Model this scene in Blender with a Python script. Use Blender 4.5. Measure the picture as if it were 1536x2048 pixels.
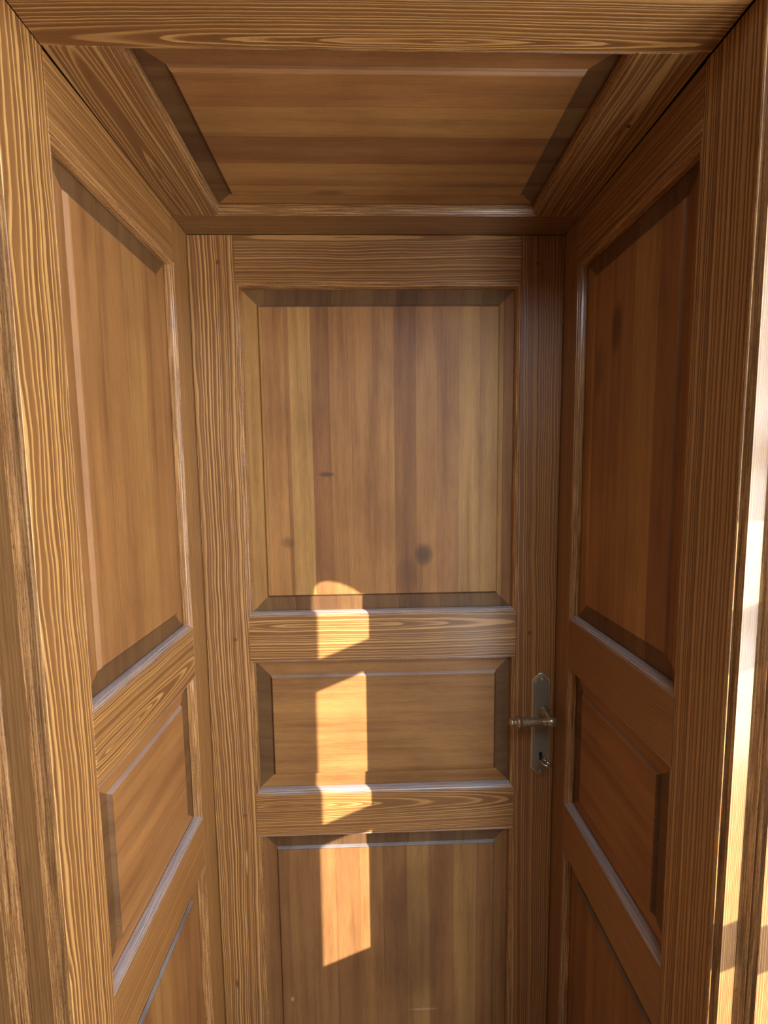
import bpy, bmesh, math, random
from mathutils import Vector, Matrix
random.seed(7)
SC = bpy.context.scene
COL = SC.collection
for _o in list(bpy.data.objects):
    bpy.data.objects.remove(_o, do_unlink=True)

# ------------------------------------------------------------------ camera
H = 1.78                                   # eye height; z below is written relative to it, then raised
cam_d = bpy.data.cameras.new('camera')
cam = bpy.data.objects.new('camera', cam_d)
COL.objects.link(cam)
SC.camera = cam
CR = Vector((0.99955828, -0.02707057, -0.01226461))
CU = Vector((0.01466287, 0.09025136, 0.99581107))
CF = Vector((0.02585027, 0.99555104, -0.09060843))
m = Matrix((CR, CU, -CF)).transposed().to_4x4()
m.translation = Vector((-0.02124, -1.06689, H))
cam.matrix_world = m
cam_d.sensor_fit = 'VERTICAL'
cam_d.sensor_height = 24.0
cam_d.lens = 884.997 / 2048 * 24.0
cam_d.clip_start = 0.02

# ------------------------------------------------------------------ light
SC.view_settings.view_transform = 'Standard'
SC.view_settings.look = 'None'
SC.view_settings.gamma = 1.0
SC.view_settings.use_curve_mapping = False
SC.view_settings.exposure = 0.0

world = bpy.data.worlds.new('world')
SC.world = world
world.use_nodes = True
world.node_tree.nodes['Background'].inputs[0].default_value = (0.62, 0.78, 1.0, 1)
world.node_tree.nodes['Background'].inputs[1].default_value = 1.0

SUN = Vector((-0.900, 1.0, -0.435))        # direction the light travels
sd = bpy.data.lights.new('sun', 'SUN')
sd.energy = 19.0
sd.angle = math.radians(0.3)
sd.color = (1.0, 0.93, 0.78)
so = bpy.data.objects.new('sun', sd)
so.rotation_euler = SUN.to_track_quat('-Z', 'Y').to_euler()
so.location = (3, -3, 4)
COL.objects.link(so)

# the glazed wall on the right: inner plane through PW along WU
PW = Vector((1.0, -0.9, 0.0))
WU = Vector((0.1513, 0.9885, 0)).normalized()
WN = Vector((0, 0, 1)).cross(WU)           # into the room (-x)


def area(name, p, normal, w, h, power, col):
    d = bpy.data.lights.new(name, 'AREA')
    d.shape = 'RECTANGLE'
    d.size, d.size_y = w, h
    d.energy = power
    d.color = col
    o = bpy.data.objects.new(name, d)
    z = -Vector(normal).normalized()
    up = Vector((0, 0, 1))
    x = up.cross(z).normalized()
    y = z.cross(x)
    mm = Matrix((x, y, z)).transposed().to_4x4()
    mm.translation = p
    o.matrix_world = mm
    COL.objects.link(o)
    return o


# daylight of the windows of this porch: one to the right of the viewer, one glazed door behind
area('window_daylight', PW + WU * -0.05 + WN * -0.10 + Vector((0, 0, H + 0.0)), WN, 0.60, 1.8, 44, (0.94, 0.97, 1.0))
area('far_window_daylight', PW + WU * -1.10 + WN * 0.05 + Vector((0, 0, H - 0.50)), WN, 1.0, 1.9, 40, (0.94, 0.97, 1.0))
area('skylight_daylight', Vector((0.35, -1.30, 2.82)), Vector((-0.2, 0.35, -1)), 0.9, 1.2, 46, (0.70, 0.84, 1.0))


# ------------------------------------------------------------------ node helpers
class NG:
    def __init__(s, name):
        s.mat = bpy.data.materials.new(name)
        s.mat.use_nodes = True
        s.t = s.mat.node_tree
        s.t.nodes.clear()
        s.out = s.t.nodes.new('ShaderNodeOutputMaterial')
        s.b = s.t.nodes.new('ShaderNodeBsdfPrincipled')
        s.t.links.new(s.b.outputs[0], s.out.inputs[0])

    def put(s, inp, v):
        if hasattr(v, 'links'):
            s.t.links.new(v, inp)
        elif v is not None:
            inp.default_value = v

    def M(s, op, a, b=None, c=None, clamp=False):
        n = s.t.nodes.new('ShaderNodeMath')
        n.operation = op
        n.use_clamp = clamp
        s.put(n.inputs[0], a)
        if b is not None: s.put(n.inputs[1], b)
        if c is not None: s.put(n.inputs[2], c)
        return n.outputs[0]

    def xyz(s, a, b, c=0.0):
        n = s.t.nodes.new('ShaderNodeCombineXYZ')
        for i, v in enumerate((a, b, c)): s.put(n.inputs[i], v)
        return n.outputs[0]

    def noise(s, vec, scale=1.0, detail=2.0, rough=0.5, dist=0.0):
        n = s.t.nodes.new('ShaderNodeTexNoise')
        n.noise_dimensions = '3D'
        s.put(n.inputs['Vector'], vec)
        n.inputs['Scale'].default_value = scale
        n.inputs['Detail'].default_value = detail
        n.inputs['Roughness'].default_value = rough
        n.inputs['Distortion'].default_value = dist
        return n.outputs[0]

    def white(s, v, c=0.0):
        n = s.t.nodes.new('ShaderNodeTexWhiteNoise')
        n.noise_dimensions = '2D'
        s.put(n.inputs['Vector'], s.xyz(v, c))
        return n.outputs['Value']

    def ramp(s, f, stops, interp='LINEAR'):
        n = s.t.nodes.new('ShaderNodeValToRGB')
        s.put(n.inputs[0], f)
        r = n.color_ramp
        r.interpolation = interp
        while len(r.elements) < len(stops): r.elements.new(0.5)
        for e, (p, c) in zip(r.elements, stops):
            e.position = p
            e.color = (c[0], c[1], c[2], 1) if not isinstance(c, (int, float)) else (c, c, c, 1)
        return n.outputs[0]

    def mix(s, f, a, b, mode='MIX'):
        n = s.t.nodes.new('ShaderNodeMix')
        n.data_type = 'RGBA'
        n.blend_type = mode
        s.put(n.inputs[0], f)
        for i, v in ((6, a), (7, b)):
            if isinstance(v, tuple): v = (v[0], v[1], v[2], 1)
            s.put(n.inputs[i], v)
        return n.outputs[2]

    def uv(s):
        n = s.t.nodes.new('ShaderNodeUVMap')
        n.uv_map = 'grain'
        x = s.t.nodes.new('ShaderNodeSeparateXYZ')
        s.t.links.new(n.outputs[0], x.inputs[0])
        return x.outputs[0], x.outputs[1]

    def bump(s, h, dist, strength=1.0):
        n = s.t.nodes.new('ShaderNodeBump')
        n.inputs['Strength'].default_value = strength
        n.inputs['Distance'].default_value = dist
        s.put(n.inputs['Height'], h)
        s.t.links.new(n.outputs[0], s.b.inputs['Normal'])

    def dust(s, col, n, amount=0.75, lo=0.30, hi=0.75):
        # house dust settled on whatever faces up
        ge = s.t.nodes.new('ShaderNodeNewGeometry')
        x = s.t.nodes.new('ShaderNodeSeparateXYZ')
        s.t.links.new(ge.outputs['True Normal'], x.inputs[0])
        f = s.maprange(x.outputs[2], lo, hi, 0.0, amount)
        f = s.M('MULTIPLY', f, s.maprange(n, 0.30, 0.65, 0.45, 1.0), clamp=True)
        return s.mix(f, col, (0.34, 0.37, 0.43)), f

    def maprange(s, v, a, b, c, d):
        n = s.t.nodes.new('ShaderNodeMapRange')
        s.put(n.inputs[0], v)
        for i, q in enumerate((a, b, c, d)): n.inputs[i + 1].default_value = q
        return n.outputs[0]


def tint(c, k):
    return tuple(v * k for v in c)


def pale_mark(g, col, u, v, n, su, sv, lu, lv, st, c=(0.55, 0.40, 0.24)):
    # a scuff or an old drip on the varnish
    du = g.M('DIVIDE', g.M('SUBTRACT', u, su), lu)
    dv = g.M('DIVIDE', g.M('SUBTRACT', g.M('ADD', v, g.M('MULTIPLY', n, 0.003)), sv), lv)
    d2 = g.M('ADD', g.M('MULTIPLY', du, du), g.M('MULTIPLY', dv, dv))
    return g.mix(g.maprange(g.M('ADD', d2, g.M('MULTIPLY', n, 0.5)), 0.3, 1.2, st, 0.0), col, c)


DARK = (0.150, 0.062, 0.020)
MID = (0.262, 0.115, 0.034)
LIGHT = (0.53, 0.295, 0.100)


def larch(name, seed=0.0, v0=-0.02, h0=0.03, slope=0.02, u0=0.0, ring=0.0052, k=1.0, hue=(1, 1, 1),
          wav=0.010, contrast=1.0, blotch=0.35, coat=0.25, pale=(), knots=()):
    """brushed, stained larch: growth rings cut by the board face; uv = metres along, across the grain"""
    g = NG(name)
    u, v = g.uv()
    lo = g.noise(g.xyz(g.M('MULTIPLY', u, 1.6), g.M('MULTIPLY', v, 5.0), seed), 1, 3, 0.55)
    mi = g.noise(g.xyz(g.M('MULTIPLY', u, 7.0), g.M('MULTIPLY', v, 22.0), seed + 3), 1, 2, 0.5)
    hi = g.noise(g.xyz(g.M('MULTIPLY', u, 70.0), g.M('MULTIPLY', v, 260.0), seed + 5), 1, 2, 0.5)
    lo = g.M('SUBTRACT', lo, 0.5)
    mi = g.M('SUBTRACT', mi, 0.5)
    hi = g.M('SUBTRACT', hi, 0.5)
    dv = g.M('SUBTRACT', v, v0)
    hh = g.M('ADD', g.M('MULTIPLY', g.M('SUBTRACT', u, u0), slope), h0)
    r = g.M('SQRT', g.M('ADD', g.M('MULTIPLY', dv, dv), g.M('MULTIPLY', hh, hh)))
    r = g.M('ADD', r, g.M('MULTIPLY', lo, wav * 2.2))
    r = g.M('ADD', r, g.M('MULTIPLY', mi, wav * 0.55))
    r = g.M('ADD', r, g.M('MULTIPLY', hi, 0.0007))
    # rings of uneven width
    rn = g.noise(g.xyz(g.M('MULTIPLY', r, 55.0), seed + 9.0, 0.0), 1, 2, 0.6)
    ph = g.M('ADD', g.M('DIVIDE', r, ring), g.M('MULTIPLY', rn, 4.5))
    fr = g.M('FRACT', ph)
    sel = g.white(g.M('FLOOR', ph), seed)
    k3 = tuple(k * h for h in hue)
    cc = lambda c: tuple(c[i] * k3[i] for i in range(3))
    lightc = tuple(MID[i] + (LIGHT[i] - MID[i]) * contrast for i in range(3))
    darkc = tuple(MID[i] + (DARK[i] - MID[i]) * contrast for i in range(3))
    col = g.ramp(fr, [(0.0, cc(lightc)), (0.10, cc(darkc)), (0.42, cc(darkc)), (0.62, cc(MID)), (0.80, cc(lightc)), (0.96, cc(lightc))])
    col = g.mix(g.maprange(sel, 0.0, 1.0, 0.0, 0.45), col, cc(MID))
    fs = g.noise(g.xyz(g.M('MULTIPLY', u, 14.0), g.M('MULTIPLY', v, 900.0), seed), 1, 3, 0.6)
    col = g.mix(0.55, col, g.ramp(fs, [(0.30, 0.55), (0.70, 1.45)]), 'MULTIPLY')
    bl = g.noise(g.xyz(g.M('MULTIPLY', u, 2.2), g.M('MULTIPLY', v, 7.0), seed + 20), 1, 2, 0.5)
    col = g.mix(blotch, col, g.ramp(bl, [(0.30, (0.62, 0.52, 0.48)), (0.52, 1.0), (0.72, (1.28, 1.24, 1.10))]), 'MULTIPLY')
    for q in pale: col = pale_mark(g, col, u, v, fs, *q)
    for q in knots: col = pale_mark(g, col, u, v, fs, *q, c=(0.10, 0.030, 0.012))
    g.put(g.b.inputs['Base Color'], col)
    g.put(g.b.inputs['Roughness'], g.maprange(fs, 0.2, 0.8, 0.36, 0.52))
    g.b.inputs['Coat Weight'].default_value = coat
    g.b.inputs['Coat Roughness'].default_value = 0.22
    hgt = g.M('ADD', g.ramp(fr, [(0.0, 1.0), (0.12, 0.15), (0.5, 0.2), (0.85, 1.0)]), g.M('MULTIPLY', fs, 0.35))
    g.bump(hgt, 0.00035, 0.8)
    return g.mat


END = {}


def beech(name, seed=0.0, stave=0.054, k=1.0, hue=(1, 1, 1), var=1.0, spots=(), off=0.0, pale=(), ystave=None):
    END[name] = beech_part(name + '_end_grain', seed, stave, k * 0.50, (hue[0] * 0.94, hue[1], hue[2] * 1.15), var * 0.8, (), off, True)
    return beech_part(name, seed, stave, k, hue, var, spots, off, False, pale, ystave)


def beech_part(name, seed=0.0, stave=0.054, k=1.0, hue=(1, 1, 1), var=1.0, spots=(), off=0.0, end=False, pale=(), ystave=None):
    """smooth fine-grained panel glued up from staves; stain taken differently by each"""
    g = NG(name)
    u, v = g.uv()
    idx = g.M('FLOOR', g.M('DIVIDE', g.M('ADD', v, 10.0 + off), stave))
    w1 = g.white(idx, seed)
    w2 = g.white(idx, seed + 7.3)
    fr = g.M('FRACT', g.M('DIVIDE', g.M('ADD', v, 10.0 + off), stave))
    sd_ = g.M('MULTIPLY', w1, 40.0)
    n1 = g.noise(g.xyz(g.M('MULTIPLY', u, 2.2), g.M('MULTIPLY', v, 45.0), sd_), 1, 4, 0.6)
    n2 = g.noise(g.xyz(g.M('MULTIPLY', u, 30.0), g.M('MULTIPLY', v, 600.0), sd_), 1, 3, 0.6)
    n3 = g.noise(g.xyz(g.M('MULTIPLY', u, 5.0), g.M('MULTIPLY', v, 9.0), seed + 30), 1, 3, 0.5)
    n4 = g.noise(g.xyz(g.M('MULTIPLY', u, 160.0), g.M('MULTIPLY', v, 1100.0), seed), 1, 1, 0.5)
    k3 = tuple(k * h for h in hue)
    cc = lambda c: tuple(c[i] * k3[i] for i in range(3))
    a, b = cc((0.225, 0.096, 0.034)), cc((0.340, 0.158, 0.052))
    y = cc((0.40, 0.215, 0.066))
    col = g.mix(g.maprange(w1, 0, 1, 0.5 - 0.5 * var, 0.5 + 0.5 * var), a, b)
    col = g.mix(g.M('MULTIPLY', g.M('GREATER_THAN', w2, 0.78), 0.7 * var), col, y)
    if ystave:
        inside = g.M('MULTIPLY', g.M('GREATER_THAN', v, ystave[0]), g.M('LESS_THAN', v, ystave[1]))
        col = g.mix(g.M('MULTIPLY', inside, 0.85), col, y)
    col = g.mix(0.9, col, g.ramp(n1, [(0.28, (0.68, 0.62, 0.58)), (0.5, 1.0), (0.72, (1.22, 1.22, 1.15))]), 'MULTIPLY')
    col = g.mix(0.5, col, g.ramp(n2, [(0.3, 0.72), (0.7, 1.25)]), 'MULTIPLY')
    col = g.mix(0.55, col, g.ramp(n3, [(0.30, (0.70, 0.64, 0.60)), (0.55, 1.0), (0.75, (1.12, 1.1, 1.05))]), 'MULTIPLY')
    col = g.mix(0.35, col, g.ramp(n4, [(0.25, 0.55), (0.45, 1.0)]), 'MULTIPLY')
    # glue lines
    gl = g.M('LESS_THAN', fr, 0.018)
    col = g.mix(g.M('MULTIPLY', gl, 0.45), col, cc((0.10, 0.04, 0.015)))
    # dark stain marks (u, v, half length, half width, strength)
    for (su, sv, lu, lv, st) in spots:
        du = g.M('DIVIDE', g.M('SUBTRACT', u, su), lu)
        dv = g.M('DIVIDE', g.M('SUBTRACT', v, sv), lv)
        d2 = g.M('ADD', g.M('MULTIPLY', du, du), g.M('MULTIPLY', dv, dv))
        d2 = g.M('ADD', d2, g.M('MULTIPLY', g.M('SUBTRACT', n3, 0.5), 1.6))
        mk = g.maprange(d2, 0.15, 1.1, st, 0.0)
        col = g.mix(mk, col, cc((0.075, 0.034, 0.018)))
    for (su, sv, lu, lv, st) in pale:
        col = pale_mark(g, col, u, v, n4, su, sv, lu, lv, st)
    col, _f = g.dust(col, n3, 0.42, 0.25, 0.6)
    g.put(g.b.inputs['Base Color'], col)
    g.put(g.b.inputs['Roughness'], g.maprange(n2, 0.2, 0.8, 0.46, 0.60))
    g.b.inputs['Specular IOR Level'].default_value = 0.32
    g.b.inputs['Coat Weight'].default_value = 0.05
    g.b.inputs['Coat Roughness'].default_value = 0.25
    g.bump(g.M('ADD', n2, g.M('MULTIPLY', gl, -1.5)), 0.00012, 0.6)
    return g.mat


def moulding_mat(name, seed=0.0, k=1.0, crack=0.6, coat=0.45):
    g = NG(name)
    u, v = g.uv()
    n1 = g.noise(g.xyz(g.M('MULTIPLY', u, 9.0), g.M('MULTIPLY', v, 420.0), seed), 1, 4, 0.65)
    n2 = g.noise(g.xyz(g.M('MULTIPLY', u, 90.0), g.M('MULTIPLY', v, 900.0), seed + 4), 1, 3, 0.6)
    n3 = g.noise(g.xyz(g.M('MULTIPLY', u, 4.0), 0.0, seed + 8), 1, 2, 0.5)
    c = lambda t: tint(t, k)
    col = g.ramp(n1, [(0.30, c((0.10, 0.042, 0.016))), (0.47, c((0.23, 0.10, 0.032))), (0.62, c((0.44, 0.23, 0.08)))])
    pit = g.ramp(n2, [(0.33, 0.30), (0.45, 1.0)])
    col = g.mix(crack, col, pit, 'MULTIPLY')
    col = g.mix(0.5, col, g.ramp(n3, [(0.3, 0.6), (0.6, 1.15)]), 'MULTIPLY')
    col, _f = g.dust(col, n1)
    g.put(g.b.inputs['Base Color'], col)
    g.put(g.b.inputs['Roughness'], g.maprange(n2, 0.3, 0.7, 0.34, 0.24))
    g.b.inputs['Coat Weight'].default_value = coat
    g.b.inputs['Coat Roughness'].default_value = 0.16
    g.bump(g.M('ADD', n1, g.M('MULTIPLY', n2, 0.5)), 0.0005, 0.7)
    return g.mat


def plain(name, col, rough=0.6, metal=0.0, nz=0.0, nscale=200.0):
    g = NG(name)
    if nz:
        tc = g.t.nodes.new('ShaderNodeTexCoord')
        n = g.noise(tc.outputs['Object'], nscale, 4, 0.6)
        g.put(g.b.inputs['Base Color'], g.mix(n, tint(col, 1 - nz), tint(col, 1 + nz)))
        g.put(g.b.inputs['Roughness'], g.maprange(n, 0.2, 0.8, rough * 0.8, min(1, rough * 1.2)))
        g.bump(n, 0.0002, 0.4)
    else:
        g.b.inputs['Base Color'].default_value = (*col, 1)
        g.b.inputs['Roughness'].default_value = rough
    g.b.inputs['Metallic'].default_value = metal
    return g.mat


# ------------------------------------------------------------------ geometry helpers
def empty(name, loc=(0, 0, 0), label=None, kind=None, cat=None, group=None, parent=None):
    o = bpy.data.objects.new(name, None)
    o.location = loc
    o.empty_display_size = 0.05
    COL.objects.link(o)
    if parent: o.parent = parent
    tag(o, label, kind, cat, group)
    return o


def tag(o, label=None, kind=None, cat=None, group=None):
    if label: o['label'] = label
    if kind: o['kind'] = kind
    if cat: o['category'] = cat
    if group: o['group'] = group
    return o


def finish(name, bm, mat, parent=None, smooth=False):
    bmesh.ops.recalc_face_normals(bm, faces=bm.faces)
    me = bpy.data.meshes.new(name)
    bm.to_mesh(me)
    bm.free()
    if mat: me.materials.append(mat)
    if smooth:
        for p in me.polygons: p.use_smooth = True
    o = bpy.data.objects.new(name, me)
    COL.objects.link(o)
    if parent:
        bpy.context.view_layer.update()
        o.parent = parent
        o.matrix_parent_inverse = parent.matrix_world.inverted()
    return o


class Face:
    """a wall face: origin, two in-plane directions and the normal towards the viewer"""
    def __init__(s, O, U, V, N):
        s.O, s.U, s.V, s.N = Vector(O), Vector(U), Vector(V), Vector(N)

    def p(s, u, v, n):
        return s.O + s.U * u + s.V * v + s.N * n + Vector((0, 0, H))


def grain_uv(bm, info, along, off):
    """info: vert -> (u, v, n) on the face; grain runs along 'u' or 'v'"""
    L = bm.loops.layers.uv.new('grain')
    for f in bm.faces:
        for lp in f.loops:
            u, v, n = info[lp.vert]
            if along == 'u': lp[L].uv = (u + off[0], v + n + off[1])
            else: lp[L].uv = (v + off[0], u + n + off[1])


def board(name, F, u0, u1, v0, v1, mat, parent, along, n0=-0.034, n1=0.0, off=(0, 0), ch=0.0006):
    """a plank of the frame with its arrises eased"""
    bm = bmesh.new()
    info = {}

    def mk(u, v, n):
        x = bm.verts.new(F.p(u, v, n))
        info[x] = (u, v, n)
        return x
    rings = []
    for (e, n) in ((0, n0), (0, n1 - ch), (ch, n1)):
        rings.append([mk(u0 + e, v0 + e, n), mk(u1 - e, v0 + e, n), mk(u1 - e, v1 - e, n), mk(u0 + e, v1 - e, n)])
    for a, b in zip(rings, rings[1:]):
        for i in range(4):
            bm.faces.new((a[i], a[(i + 1) % 4], b[(i + 1) % 4], b[i]))
    bm.faces.new(rings[-1])
    bm.faces.new(rings[0][::-1])
    grain_uv(bm, info, along, off)
    return finish(name, bm, mat, parent)


PROFILE = [(0.0000, 0.0000), (0.0005, -0.0016), (0.0013, -0.0019), (0.0020, -0.0010), (0.0032, -0.0009), (0.0045, -0.0022),
           (0.0052, -0.0040), (0.0060, -0.0043), (0.0070, -0.0042), (0.0083, -0.0062), (0.0092, -0.0095), (0.0100, -0.0150), (0.0100, -0.0175)]


def moulding_ring(F, u0, u1, v0, v1, mat, parent, seed):
    """the stuck moulding round one opening, mitred at the corners (closed loop)"""
    bm = bmesh.new()
    L = bm.loops.layers.uv.new('grain')
    prof = PROFILE + [(-0.0015, -0.0160), (-0.0015, -0.0006)]
    arc = [0.0]
    for a, b in zip(prof, prof[1:]):
        arc.append(arc[-1] + math.hypot(b[0] - a[0], b[1] - a[1]))
    arc.append(arc[-1] + 0.001)
    rings = []
    for t, n in prof:
        rings.append([bm.verts.new(F.p(*q, n)) for q in ((u0 + t, v0 + t), (u1 - t, v0 + t), (u1 - t, v1 - t), (u0 + t, v1 - t))])
    nr = len(rings)
    for j in range(nr):
        a, b = rings[j], rings[(j + 1) % nr]
        ta, tb = prof[j][0], prof[(j + 1) % nr][0]
        for i in range(4):
            k2 = (i + 1) % 4
            f = bm.faces.new((a[i], a[k2], b[k2], b[i]))
            ln = (u1 - u0) if i % 2 == 0 else (v1 - v0)
            s = i * 3.1 + seed
            for lp, q in zip(f.loops, ((ta, arc[j]), (ln - ta, arc[j]), (ln - tb, arc[j + 1]), (tb, arc[j + 1]))):
                lp[L].uv = (q[0] + s, q[1] + i * 0.7)
    return finish('moulding', bm, mat, parent)


def raised_panel(F, u0, u1, v0, v1, mat, parent, along, fd=-0.0105, off=(0, 0), label=None, end=None):
    """field with a stepped lip and a sloping margin that runs under the moulding"""
    bm = bmesh.new()
    info = {}
    # (inset from the opening, depth)
    steps = [(0.0085, -0.030), (0.0085, -0.0185), (0.0440, fd - 0.0062), (0.0452, fd - 0.0060), (0.0484, fd - 0.0012), (0.0496, fd - 0.0003), (0.0508, fd)]
    rings = []
    for t, n in steps:
        r = []
        for q in ((u0 + t, v0 + t), (u1 - t, v0 + t), (u1 - t, v1 - t), (u0 + t, v1 - t)):
            x = bm.verts.new(F.p(*q, n))
            info[x] = (*q, n)
            r.append(x)
        rings.append(r)
    for a, b in zip(rings, rings[1:]):
        for i in range(4):
            f = bm.faces.new((a[i], a[(i + 1) % 4], b[(i + 1) % 4], b[i]))
            # the margins cut across the fibres show end grain, which drinks more stain
            if (i % 2 == 0) == (along == 'v'): f.material_index = 1
    bm.faces.new(rings[-1])
    bm.faces.new(rings[0][::-1])
    grain_uv(bm, info, along, off)
    o = finish('panel', bm, mat, parent)
    o.data.materials.append(END[mat.name])
    if label: o['label'] = label
    return o


def box(name, a, b, mat, parent=None):
    bm = bmesh.new()
    vs = [bm.verts.new((x, y, z)) for x in (a[0], b[0]) for y in (a[1], b[1]) for z in (a[2], b[2])]
    for q in ((0, 1, 3, 2), (4, 5, 7, 6), (0, 1, 5, 4), (2, 3, 7, 6), (0, 2, 6, 4), (1, 3, 7, 5)):
        bm.faces.new([vs[i] for i in q])
    return finish(name, bm, mat, parent)


def lathe(name, prof, frame, mat, parent, seg=32):
    """prof: (distance along axis, radius); frame: 4x4 whose Z is the axis"""
    bm = bmesh.new()
    rings = []
    for z, r in prof:
        rings.append([bm.verts.new(frame @ Vector((max(r, 1e-5) * math.cos(2 * math.pi * i / seg), max(r, 1e-5) * math.sin(2 * math.pi * i / seg), z))) for i in range(seg)])
    for a, b in zip(rings, rings[1:]):
        for i in range(seg):
            bm.faces.new((a[i], a[(i + 1) % seg], b[(i + 1) % seg], b[i]))
    bm.faces.new(rings[0][::-1])
    bm.faces.new(rings[-1])
    return finish(name, bm, mat, parent, True)


def axis(o, d, up=(0, 0, 1)):
    z = Vector(d).normalized()
    x = Vector(up).cross(z)
    if x.length < 1e-4: x = Vector((1, 0, 0)).cross(z)
    x.normalize()
    y = z.cross(x)
    mm = Matrix((x, y, z)).transposed().to_4x4()
    mm.translation = Vector(o)
    return mm


# ------------------------------------------------------------------ layout (z relative to the eye)
ZB = -1.78                                    # floor
ZC = 0.5421
DW = 0.4335
FD = Face((0, 0, 0), (1, 0, 0), (0, 0, 1), (0, -1, 0))
FL = Face((-0.4349, 0, 0), (0.0032, 1, 0), (0, 0, 1), (1, -0.0032, 0))
FR = Face((0.4352, 0, 0), (-0.0063, 1, 0), (0, 0, 1), (-1, -0.0063, 0))
FC = Face((0, 0, ZC), (1, 0, 0), (0, 1, -0.0085), (0, -0.0085, -1))

mould_door = moulding_mat('door_moulding_wood', 1.0, 1.20)
mould_left = moulding_mat('left_moulding_wood', 11.0, 1.30)
mould_right = moulding_mat('right_moulding_wood', 21.0, 1.1)
mould_ceil = moulding_mat('ceiling_moulding_wood', 31.0, 0.95, 0.3)

# ------------------------------------------------------------------ door
door = empty('door_1', (0, 0, 0), 'closed panelled wooden door with brass lever handle at the end of the niche', 'structure')
XL1, XR1 = -0.3299, 0.3336
RAILS = [(0.4365, ZC - 0.002), (-0.463, -0.3516), (-0.9293, -0.8188), (ZB + 0.008, -1.62)]
OPEN = [(-0.3516, 0.4365), (-0.8188, -0.463), (-1.62, -0.9293)]
m_ds1 = larch('door_hinge_stile_wood', 41.0, v0=-0.455, h0=0.035, slope=0.012, ring=0.0064, k=1.08, wav=0.011, contrast=0.85, pale=((-1.002,-0.3578,0.040,0.0030,0.7),(-1.179,-0.3661,0.05,0.002,0.5)), knots=((-1.349,-0.3967,0.016,0.006,0.8),))
m_ds2 = larch('door_lock_stile_wood', 52.0, v0=0.24, h0=0.035, slope=0.03, u0=-0.9, ring=0.0074, k=0.95, hue=(1, .93, .9), wav=0.010, contrast=0.62)
board('stile', FD, -DW, XL1, ZB + 0.008, ZC - 0.002, m_ds1, door, 'v')
board('stile', FD, XR1, DW, ZB + 0.008, ZC - 0.002, m_ds2, door, 'v')
rail_mats = [
    larch('door_top_rail_wood', 61.0, v0=0.535, h0=0.004, slope=0.035, u0=0.05, ring=0.0062, k=0.98, wav=0.010, contrast=0.7),
    larch('door_upper_lock_rail_wood', 66.0, v0=-0.376, h0=0.004, slope=0.04, u0=-0.02, ring=0.0062, k=1.0, wav=0.010, contrast=0.75),
    larch('door_lower_lock_rail_wood', 73.0, v0=-0.850, h0=0.006, slope=0.05, u0=-0.10, ring=0.0050, k=1.10, wav=0.006, contrast=0.7),
    larch('door_bottom_rail_wood', 79.0, v0=-1.5, h0=0.01, slope=0.04, k=1.0)]
for (a, b), mt in zip(RAILS, rail_mats):
    board('rail', FD, XL1 + 0.0003, XR1 - 0.0003, a, b, mt, door, 'u')
m_dp1 = beech('door_upper_panel_wood', 3.0, 0.0515, 1.0, var=1.0, off=0.0185, ystave=(-0.2245, -0.173),
              spots=((-0.005, -0.142, 0.007, 0.022, 0.75), (-0.205, 0.094, 0.030, 0.024, 0.8), (-0.255, 0.05, 0.05, 0.03, 0.35), (-0.17, -0.24, 0.018, 0.02, 0.5)))
m_dp2 = beech('door_middle_panel_wood', 5.0, 3.0, 0.95, var=0.4, off=0.02)
m_dp3 = beech('door_lower_panel_wood', 8.0, 0.062, 0.90, var=0.7, hue=(0.97, 1.0, 1.06), pale=((-1.415,-0.2654,0.009,0.006,0.5),(-1.462,0.0872,0.004,0.045,0.45)), spots=((-1.25, 0.05, 0.25, 0.10, 0.35),))
for (a, b), mt, al in zip(OPEN, (m_dp1, m_dp2, m_dp3), ('v', 'u', 'v')):
    raised_panel(FD, XL1, XR1, a, b, mt, door, al)
    moulding_ring(FD, XL1, XR1, a, b, mould_door, door, a * 7)
peg_mat = larch('oak_peg_wood', 90.0, v0=-0.3, ring=0.02, k=0.60, contrast=0.05)
for (x, z) in ((-0.3654, 0.4812), (0.3718, 0.4778), (-0.3646, -0.4071), (0.3675, -0.4070), (-0.3576, -0.8717)):
    bm = bmesh.new()
    L = bm.loops.layers.uv.new('grain')
    rr = [[bm.verts.new(FD.p(x + r * math.cos(t * math.pi / 9), z + r * math.sin(t * math.pi / 9), n)) for t in range(18)] for r, n in ((0.0054, -0.01), (0.0054, 0.0002), (0.0048, 0.0005))]
    for a, b in zip(rr, rr[1:]):
        for i in range(18): bm.faces.new((a[i], a[(i + 1) % 18], b[(i + 1) % 18], b[i]))
    bm.faces.new(rr[-1]); bm.faces.new(rr[0][::-1])
    for f in bm.faces:
        for lp in f.loops: lp[L].uv = (lp.vert.co.x, lp.vert.co.z)
    finish('peg', bm, peg_mat, door)

# ------------------------------------------------------------------ lever handle on its long plate
brass = plain('antique_brass', (0.27, 0.235, 0.18), 0.42, 0.55, 0.25, 260.0)
brass_edge = plain('rubbed_antique_brass', (0.48, 0.42, 0.32), 0.38, 0.6, 0.15, 260.0)
brass_lever = plain('polished_antique_brass', (0.34, 0.25, 0.145), 0.30, 0.75, 0.2, 200.0)
steel = plain('nickel', (0.70, 0.66, 0.62), 0.26, 1.0, 0.1, 300.0)
black = plain('keyhole_black', (0.004, 0.003, 0.003), 0.9)
handle = empty('door_handle', (0.399, 0, H - 0.61), 'antique brass lever handle on a long plate', parent=door)
PX, PT, PB = 0.3985, -0.5105, -0.7815


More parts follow.
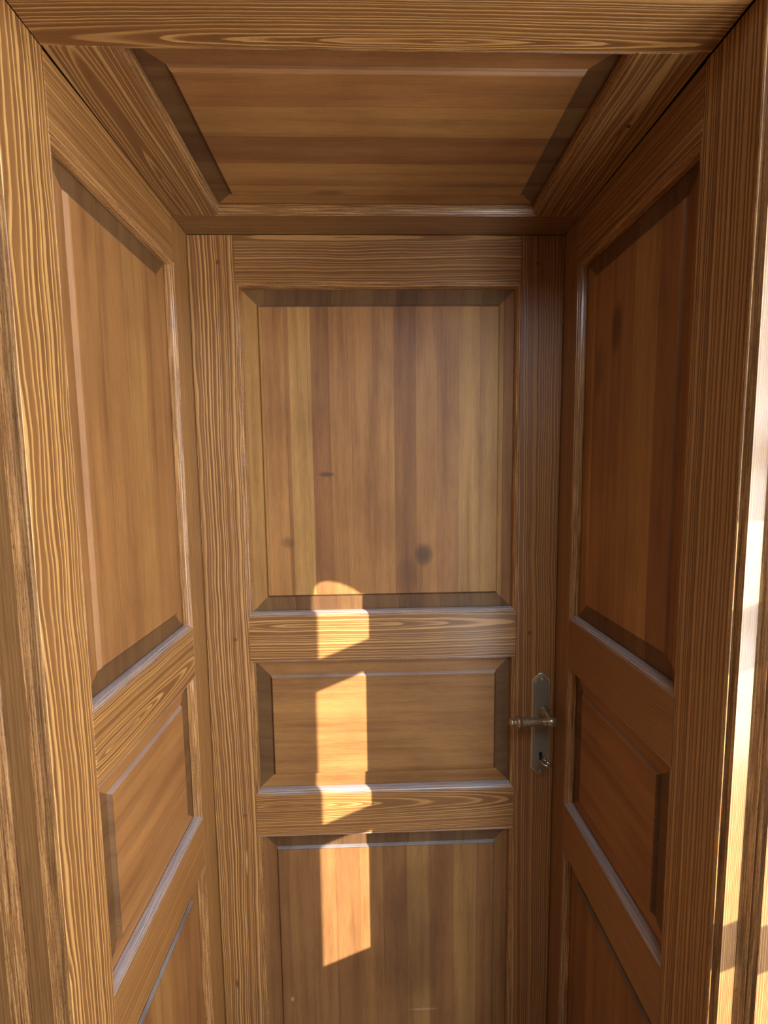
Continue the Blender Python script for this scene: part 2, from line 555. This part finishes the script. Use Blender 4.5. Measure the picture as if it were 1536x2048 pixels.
def plate_outline(w, top, bot, ch=0.020, tip=0.007):
    pts = [(w, bot + ch), (w, top - ch)]
    pts += [(tip + 0.001, top - 0.003), (tip * 0.5, top - 0.0006), (0, top), (-tip * 0.5, top - 0.0006), (-tip - 0.001, top - 0.003)]
    pts += [(-w, top - ch), (-w, bot + ch), (-tip - 0.001, bot + 0.003), (-tip * 0.5, bot + 0.0006), (0, bot), (tip * 0.5, bot + 0.0006), (tip + 0.001, bot + 0.003)]
    return pts


def stack(name, layers, mat, parent):
    bm = bmesh.new()
    rr = []
    for (inset, y) in layers:
        pts = plate_outline(0.0228 - inset, PT - inset * 1.2, PB + inset * 1.2, 0.0185)
        rr.append([bm.verts.new((PX + a, y, b + H)) for a, b in pts])
    n = len(rr[0])
    for a, b in zip(rr, rr[1:]):
        for i in range(n): bm.faces.new((a[i], a[(i + 1) % n], b[(i + 1) % n], b[i]))
    bm.faces.new(rr[0][::-1]); bm.faces.new(rr[-1])
    return finish(name, bm, mat, parent)


stack('backplate', [(0, 0.0), (0, -0.0022), (0.0012, -0.0034), (0.0030, -0.0036), (0.0036, -0.0036)], brass_edge, handle)
stack('plate_face', [(0.0036, -0.003), (0.0036, -0.0040), (0.0058, -0.0078), (0.0070, -0.0084)], brass, handle)
AX, AZ = 0.4040, -0.6085
lathe('neck', [(0.007, 0.0150), (0.0110, 0.0150), (0.0125, 0.0138), (0.0140, 0.0128), (0.0155, 0.0135), (0.0170, 0.0125), (0.0190, 0.0118),
               (0.0210, 0.0122), (0.0225, 0.0108), (0.030, 0.0090), (0.040, 0.0084), (0.056, 0.0090)],
      axis((AX, 0, AZ + H), (0, -1, 0)), brass_lever, handle)
# the elbow ball and the tapering grip that points to the left
EY = -0.056
lv = lathe('lever', [(-0.0165, 0.0009), (-0.0160, 0.0039), (-0.0148, 0.0067), (-0.0120, 0.0090), (-0.0085, 0.0110), (-0.0030, 0.0125), (0.0020, 0.0125), (0.0070, 0.0110), (0.0110, 0.0092), (0.0130, 0.0085), (0.0135, 0.0099), (0.0165, 0.0099), (0.0172, 0.0078), (0.0220, 0.0081), (0.0450, 0.0096), (0.0700, 0.0114), (0.0780, 0.0120), (0.0785, 0.0143), (0.0815, 0.0146), (0.0835, 0.0125), (0.0865, 0.0078), (0.0885, 0.0065), (0.0905, 0.0072), (0.0935, 0.0094), (0.0970, 0.0099), (0.1005, 0.0087), (0.1028, 0.0050), (0.1035, 0.0009)],
           axis((AX, EY, AZ + H), (-1, 0.01, 0.012)), brass_lever, handle)
for z in (PT - 0.014, PB + 0.014):
    lathe('screw', [(0, 0.0036), (0.0008, 0.0036), (0.0016, 0.0026), (0.0019, 0.0006)], axis((PX, -0.0083, z + H), (0, -1, 0)), brass_edge, handle, 16)
# keyhole: round above, slot below
bm = bmesh.new()
kz = -0.722
pts = [(0.0048 * math.cos(t), 0.0048 * math.sin(t)) for t in [math.radians(a) for a in range(-50, 231, 20)]] + [(-0.0030, -0.0165), (0.0030, -0.0165)]
fr_, bk_ = [bm.verts.new((PX + a, -0.00865, kz + b + H)) for a, b in pts], [bm.verts.new((PX + a, -0.0080, kz + b + H)) for a, b in pts]
bm.faces.new(fr_); bm.faces.new(bk_[::-1])
for i in range(len(pts)): bm.faces.new((fr_[i], fr_[(i + 1) % len(pts)], bk_[(i + 1) % len(pts)], bk_[i]))
finish('keyhole', bm, black, handle)

# key standing in the lock: shank and a flat oval bow with a hole
kb = bmesh.new()
ky0, ky1 = -0.0087, -0.036
seg = 14
rings = []
for y, r in ((ky0, 0.0028), (-0.030, 0.0028), (-0.031, 0.0036), (-0.034, 0.0036), (-0.0355, 0.0028), (ky1 - 0.003, 0.0026)):
    rings.append([kb.verts.new((PX + 0.001 + r * math.cos(2 * math.pi * i / seg), y, kz + H + r * math.sin(2 * math.pi * i / seg))) for i in range(seg)])
for a, b in zip(rings, rings[1:]):
    for i in range(seg): kb.faces.new((a[i], a[(i + 1) % seg], b[(i + 1) % seg], b[i]))
kb.faces.new(rings[0][::-1]); kb.faces.new(rings[-1])
NB = 28
cx_, cy_, cz_ = PX + 0.001, -0.0475, kz + H
tilt = math.radians(-14)
def kp(a, b, c):
    # the bow lies nearly flat, a little turned about the shank
    return Vector((cx_ + a * math.cos(tilt) - c * math.sin(tilt), cy_ + b, cz_ + a * math.sin(tilt) + c * math.cos(tilt)))
ro, ri = [], []
sect = [(0.0, 0.0013), (0.25, 0.0019), (0.6, 0.0017), (1.0, 0.0009), (1.0, -0.0009), (0.6, -0.0017), (0.25, -0.0019), (0.0, -0.0013)]
grid = []
for i in range(NB):
    t = 2 * math.pi * i / NB
    row = []
    for s_, h_ in sect:
        a = (0.0062 + (0.0150 - 0.0062) * s_) * math.cos(t)
        b = (0.0040 + (0.0112 - 0.0040) * s_) * math.sin(t)
        row.append(kb.verts.new(kp(a, b, h_)))
    grid.append(row)
ns = len(sect)
for i in range(NB):
    for j in range(ns):
        kb.faces.new((grid[i][j], grid[(i + 1) % NB][j], grid[(i + 1) % NB][(j + 1) % ns], grid[i][(j + 1) % ns]))
key = finish('key', kb, steel, None, True)
tag(key, 'nickel key with an oval bow standing in the keyhole below the lever', cat='key')

# ------------------------------------------------------------------ panelled side walls of the niche
WOP = [(-0.3497, 0.4484), (-0.8131, -0.4632), (-1.62, -0.932)]
WRL = [(0.4484, ZC + 0.004), (-0.4632, -0.3497), (-0.932, -0.8131), (ZB, -1.62)]


def side_wall(name, F, yo, yn, ye, mats, mould, label, pan):
    w = empty(name, (F.O.x, 0, 0), label, 'structure')
    board('stile', F, yo, 0.036, ZB, ZC + 0.004, mats[0], w, 'v')
    board('stile', F, ye, yn, ZB, ZC + 0.006, mats[1], w, 'v', ch=0.0012)
    for (a, b), mt in zip(WRL, mats[2:]):
        board('rail', F, yn + 0.0003, yo - 0.0003, a, b, mt, w, 'u')
    for (a, b), mt, al in zip(WOP, pan, ('v', 'u', 'v')):
        raised_panel(F, yn, yo, a, b, mt, w, al, fd=-0.0118)
        moulding_ring(F, yn, yo, a, b, mould, w, a * 5)
    return w


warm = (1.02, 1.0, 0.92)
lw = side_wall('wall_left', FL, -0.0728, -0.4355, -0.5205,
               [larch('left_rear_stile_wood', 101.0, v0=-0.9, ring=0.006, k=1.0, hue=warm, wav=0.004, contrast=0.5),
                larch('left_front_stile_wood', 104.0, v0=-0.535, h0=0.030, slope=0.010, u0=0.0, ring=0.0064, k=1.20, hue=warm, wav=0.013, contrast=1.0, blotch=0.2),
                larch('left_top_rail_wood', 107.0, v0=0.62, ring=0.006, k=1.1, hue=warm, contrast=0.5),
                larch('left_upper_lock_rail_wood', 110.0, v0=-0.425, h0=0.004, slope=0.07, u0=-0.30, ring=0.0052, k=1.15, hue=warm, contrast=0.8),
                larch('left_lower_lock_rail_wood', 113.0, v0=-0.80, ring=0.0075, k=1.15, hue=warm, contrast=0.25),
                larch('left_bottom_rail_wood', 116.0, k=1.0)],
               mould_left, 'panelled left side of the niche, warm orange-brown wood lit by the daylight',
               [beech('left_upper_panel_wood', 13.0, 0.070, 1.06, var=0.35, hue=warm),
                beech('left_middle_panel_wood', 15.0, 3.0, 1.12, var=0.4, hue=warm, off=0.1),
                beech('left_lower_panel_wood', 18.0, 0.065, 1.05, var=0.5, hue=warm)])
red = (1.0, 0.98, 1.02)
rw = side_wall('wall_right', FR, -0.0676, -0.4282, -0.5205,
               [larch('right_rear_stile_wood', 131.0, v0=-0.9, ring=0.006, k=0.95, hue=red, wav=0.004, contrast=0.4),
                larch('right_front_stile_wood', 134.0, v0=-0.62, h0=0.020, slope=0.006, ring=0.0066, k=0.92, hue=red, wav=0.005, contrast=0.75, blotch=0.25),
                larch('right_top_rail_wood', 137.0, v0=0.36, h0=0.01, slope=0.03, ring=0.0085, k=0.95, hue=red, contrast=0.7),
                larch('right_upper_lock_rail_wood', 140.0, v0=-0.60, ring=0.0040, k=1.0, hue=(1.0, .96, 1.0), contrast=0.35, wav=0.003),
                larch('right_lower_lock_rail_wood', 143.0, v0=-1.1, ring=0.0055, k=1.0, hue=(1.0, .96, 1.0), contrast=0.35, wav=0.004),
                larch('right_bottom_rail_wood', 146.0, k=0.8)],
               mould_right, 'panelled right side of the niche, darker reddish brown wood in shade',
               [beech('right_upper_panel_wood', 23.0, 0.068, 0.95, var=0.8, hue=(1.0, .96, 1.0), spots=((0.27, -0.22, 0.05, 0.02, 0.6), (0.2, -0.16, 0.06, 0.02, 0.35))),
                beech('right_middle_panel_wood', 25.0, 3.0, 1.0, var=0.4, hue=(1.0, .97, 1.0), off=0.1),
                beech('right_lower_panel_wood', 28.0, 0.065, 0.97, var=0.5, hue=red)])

# ------------------------------------------------------------------ panelled ceiling of the niche
ceil = empty('ceiling', (0, 0, H + ZC), 'panelled wooden soffit over the niche', 'structure')
CX0, CX1, CY0, CY1 = -0.3420, 0.3380, -0.4405, -0.0712
m_cr1 = larch('soffit_front_rail_wood', 151.0, v0=-0.452, h0=0.004, slope=0.03, u0=0.22, ring=0.0040, k=1.0, hue=warm, wav=0.006, contrast=0.95)
m_cr2 = larch('soffit_rear_rail_wood', 154.0, v0=0.3, ring=0.01, k=0.78, contrast=0.3)
m_cs1 = larch('soffit_left_stile_wood', 157.0, v0=-0.40, h0=0.01, slope=0.06, ring=0.0075, k=0.90, contrast=0.7, wav=0.012)
m_cs2 = larch('soffit_right_stile_wood', 160.0, v0=0.39, h0=0.01, slope=0.05, ring=0.008, k=0.88, contrast=0.6, wav=0.014)
SW = 0.4340
board('rail', FC, -SW - 0.001, SW + 0.001, -0.535, CY0, m_cr1, ceil, 'u')
board('rail', FC, -SW, SW, CY1, 0.034, m_cr2, ceil, 'u')
board('stile', FC, -SW, CX0, CY0 + 0.0003, CY1 - 0.0003, m_cs1, ceil, 'v')
board('stile', FC, CX1, SW, CY0 + 0.0003, CY1 - 0.0003, m_cs2, ceil, 'v')
m_cp = beech('soffit_panel_wood', 33.0, 0.062, 0.86, var=0.7, hue=(1, .95, .9), off=0.02, spots=((-0.10, -0.14, 0.04, 0.012, 0.4), (0.2, -0.16, 0.12, 0.02, 0.3)))
raised_panel(FC, CX0, CX1, CY0, CY1, m_cp, ceil, 'u', fd=-0.0118)
moulding_ring(FC, CX0, CX1, CY0, CY1, mould_ceil, ceil, 3.0)
# knot hole in the right soffit stile
bm = bmesh.new()
L = bm.loops.layers.uv.new('grain')
c0 = [bm.verts.new(FC.p(0.3975 + 0.0022 * math.cos(t * 0.628), -0.318 + 0.0030 * math.sin(t * 0.628), n)) for n in (-0.003, 0.0003) for t in range(10)]
bm.faces.new(c0[10:]); bm.faces.new(c0[:10][::-1])
for i in range(10): bm.faces.new((c0[i], c0[(i + 1) % 10], c0[10 + (i + 1) % 10], c0[10 + i]))
finish('knot', bm, black, ceil)


# ------------------------------------------------------------------ casing round the mouth of the niche
def casing(name, prof, z0, z1, mats, label):
    """prof: (x, y, material index of the face that follows); closed outline extruded upwards"""
    bm = bmesh.new()
    L = bm.loops.layers.uv.new('grain')
    lo = [bm.verts.new((x, y, z0)) for x, y, _ in prof]
    hi = [bm.verts.new((x, y, z1)) for x, y, _ in prof]
    n = len(prof)
    arc = 0.0
    for i in range(n):
        j = (i + 1) % n
        d = math.hypot(prof[j][0] - prof[i][0], prof[j][1] - prof[i][1])
        f = bm.faces.new((lo[i], lo[j], hi[j], hi[i]))
        f.material_index = prof[i][2]
        for lp, q in zip(f.loops, ((z0, arc), (z0, arc + d), (z1, arc + d), (z1, arc))): lp[L].uv = q
        arc += d
    bm.faces.new(lo[::-1]); bm.faces.new(hi)
    o = finish(name, bm, mats[0])
    for mt in mats[1:]: o.data.materials.append(mt)
    tag(o, label, 'structure')
    return o


def cas_prof(s, x_j, x1a, x1b, x2, x3):
    # jamb corner, bead, cove, flat, stepped moulding with two beads, outer flat
    w = x2 - x1b
    P = [(x_j, -0.5200, 1), (x_j + 0.0001, -0.5240, 1), (x_j + 0.0008, -0.5254, 1), (x_j + 0.0024, -0.5252, 1), (x_j + 0.0036, -0.5208, 1),
         (x_j + 0.0050, -0.5206, 1), (x1a - 0.0022, -0.5206, 1), (x1a - 0.0008, -0.5270, 1), (x1a, -0.5320, 0),
         (x1b, -0.5320, 1), (x1b + 0.0008, -0.5290, 1), (x1b + 0.12 * w, -0.5290, 1), (x1b + 0.30 * w, -0.5330, 1), (x1b + 0.44 * w, -0.5385, 1), (x1b + 0.52 * w, -0.5405, 1),
         (x1b + 0.60 * w, -0.5400, 1), (x1b + 0.66 * w, -0.5385, 1), (x1b + 0.74 * w, -0.5440, 1), (x1b + 0.82 * w, -0.5455, 1), (x1b + 0.90 * w, -0.5440, 1), (x2, -0.5490, 0),
         (x3, -0.5490, 1), (x3 + 0.004, -0.545, 0), (x3 + 0.004, -0.5200, 0)]
    return [(s * x, y, mi) for x, y, mi in P]


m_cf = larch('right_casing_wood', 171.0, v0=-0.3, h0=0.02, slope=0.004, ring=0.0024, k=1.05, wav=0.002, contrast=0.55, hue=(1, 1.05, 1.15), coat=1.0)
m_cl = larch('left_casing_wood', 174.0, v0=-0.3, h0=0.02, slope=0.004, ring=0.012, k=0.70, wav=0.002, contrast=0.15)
m_cm = moulding_mat('casing_moulding_wood', 51.0, 0.95, 1.0, 1.0)
casing('trim_2', cas_prof(1, 0.4372, 0.4457, 0.4660, 0.4823, 0.60), 0.0, H + 0.62, [m_cf, m_cm], 'sunlit moulded wooden casing at the right edge')
casing('trim_1', cas_prof(-1, 0.4372, 0.4530, 0.4800, 0.4930, 0.61), 0.0, H + 0.62, [m_cl, m_cm], 'shaded moulded wooden casing at the left edge')
box('trim_3', (-0.4372, -0.547, H + ZC + 0.0065), (0.4372, -0.521, H + 0.62), m_cl)
bpy.data.objects['trim_3']['kind'] = 'structure'

# ------------------------------------------------------------------ the porch around the viewer (out of frame)
plaster = plain('ochre_plaster', (0.22, 0.16, 0.10), 0.85, 0, 0.06, 30)
floor_m = plain('terracotta_floor', (0.20, 0.13, 0.08), 0.55, 0, 0.15, 8)
ZT = 2.85
def st(o): o['kind'] = 'structure'; return o
st(box('floor', (-1.4, -3.1, -0.08), (1.6, 0.12, 0.0), floor_m))
st(box('wall_front', (-1.4, -0.5195, 0), (-0.61, 0.12, ZT), plaster))
st(box('wall_back', (-1.4, -3.1, 0), (1.6, -3.0, ZT), plaster))
st(box('wall_porch', (-1.4, -3.0, 0), (-1.3, -0.5195, ZT), plaster))
st(box('wall_pier', (0.60, -0.5195, 0), (1.6, 0.12, ZT), plaster))
st(box('wall_lintel', (-0.61, -0.5195, H + 0.62), (0.60, 0.12, ZT), plaster))
st(box('wall_niche', (-0.61, 0.036, 0), (0.60, 0.12, H + 0.62), plaster))
st(box('ceiling_porch', (-1.4, -3.1, ZT), (1.6, 0.12, ZT + 0.08), plaster))


def wp(u, z, n):
    return PW + WU * u + WN * n + Vector((0, 0, z + H))


def to_win(xd, zd):
    """door point -> (u, z) on the inner plane of the right-hand wall, back along the sun's ray"""
    P = Vector((xd, 0, zd))
    t = (P - PW).dot(WN) / SUN.dot(WN)
    q = P - SUN * t
    return (q - PW).dot(WU), q.z


TH = 0.02
DU = TH * SUN.dot(WU) / SUN.dot(WN)
DZ = TH * SUN.z / SUN.dot(WN)
uL = to_win(-0.160, -0.5)[0] - DU
uR = to_win(0.26, -0.5)[0]
g1a = sum(to_win(*q)[1] for q in ((-0.0322, -0.4095), (-0.1572, -0.4618))) / 2
g1b = sum(to_win(*q)[1] for q in ((-0.0398, -0.4996), (-0.1594, -0.5486))) / 2 - DZ
g2a = sum(to_win(*q)[1] for q in ((-0.0324, -0.8540), (-0.1620, -0.9020))) / 2
g2b = sum(to_win(*q)[1] for q in ((-0.0465, -0.9297), (-0.1637, -0.9742))) / 2 - DZ
g3a = sum(to_win(*q)[1] for q in ((-0.0344, -1.2586), (-0.1725, -1.3259))) / 2
blind = [to_win(*q) for q in ((-0.25, -0.345), (-0.156, -0.300), (-0.150, -0.275), (-0.140, -0.266), (-0.120, -0.264), (-0.100, -0.267), (-0.070, -0.278), (-0.039, -0.298), (0.0, -0.300), (0.40, -0.12))]


def wbox(name, u0, u1, z0, z1, n0, n1, mat, parent=None):
    bm = bmesh.new()
    vs = [bm.verts.new(wp(a, b, c)) for a in (u0, u1) for b in (z0, z1) for c in (n0, n1)]
    for q in ((0, 1, 3, 2), (4, 5, 7, 6), (0, 1, 5, 4), (2, 3, 7, 6), (0, 2, 6, 4), (1, 3, 7, 5)):
        bm.faces.new([vs[i] for i in q])
    return finish(name, bm, mat, parent)


white = plain('window_paint', (0.75, 0.74, 0.70), 0.4)
ZW0, ZW1 = -1.45, 0.86
st(wbox('wall_garden', -2.3, -1.75, -H, ZT - H, -TH, 0, plaster))
st(wbox('wall_garden', uR, 0.55, -H, ZT - H, -TH, 0, plaster))
st(wbox('wall_garden', -1.75, uR, -H, ZW0, -TH, 0, plaster))
st(wbox('wall_garden', -1.75, uR, ZW1, ZT - H, -TH, 0, plaster))
st(wbox('wall_garden', uL - 0.25, uL, ZW0, ZW1, -TH, 0, plaster))
win = empty('window_1', wp((uL + uR) / 2, ZW0, 0), 'white window with glazing bars and a half drawn blind', 'structure')
for a, b in ((g1b, g1a), (g2b, g2a), (ZW0, g3a), (g1b + 0.50, g1b + 0.56)):
    wbox('glazing_bar', uL, uR, a, b, -TH, 0, white, win)
# half drawn fabric blinds that scatter the sunlight
gb = NG('blind_fabric')
gb.t.nodes.remove(gb.b)
tr = gb.t.nodes.new('ShaderNodeBsdfTranslucent'); tr.inputs[0].default_value = (0.80, 0.82, 0.84, 1)
df = gb.t.nodes.new('ShaderNodeBsdfDiffuse'); df.inputs[0].default_value = (0.8, 0.8, 0.78, 1)
mx = gb.t.nodes.new('ShaderNodeMixShader'); mx.inputs[0].default_value = 0.4
gb.t.links.new(tr.outputs[0], mx.inputs[1]); gb.t.links.new(df.outputs[0], mx.inputs[2]); gb.t.links.new(mx.outputs[0], gb.out.inputs[0])


def sheet(name, outline, n, parent, th=0.001):
    bm = bmesh.new()
    a = [bm.verts.new(wp(u, z, n)) for u, z in outline]
    b = [bm.verts.new(wp(u, z, n - th)) for u, z in outline]
    bm.faces.new(a); bm.faces.new(b[::-1])
    for i in range(len(a)): bm.faces.new((a[i], a[(i + 1) % len(a)], b[(i + 1) % len(a)], b[i]))
    return finish(name, bm, gb.mat, parent)


b1 = sheet('blind', [(u, z) for u, z in blind if u < uR + 0.1] + [(uR + 0.05, ZW1 + 0.03), (uL - 0.05, ZW1 + 0.03)], 0.006, win)
win2 = empty('window_2', wp(-1.2, ZW0, 0), 'window covered by a white fabric blind', 'structure')
b2 = sheet('blind', [(-1.80, ZW0 - 0.03), (uL - 0.22, ZW0 - 0.03), (uL - 0.22, ZW1 + 0.03), (-1.80, ZW1 + 0.03)], 0.006, win2)
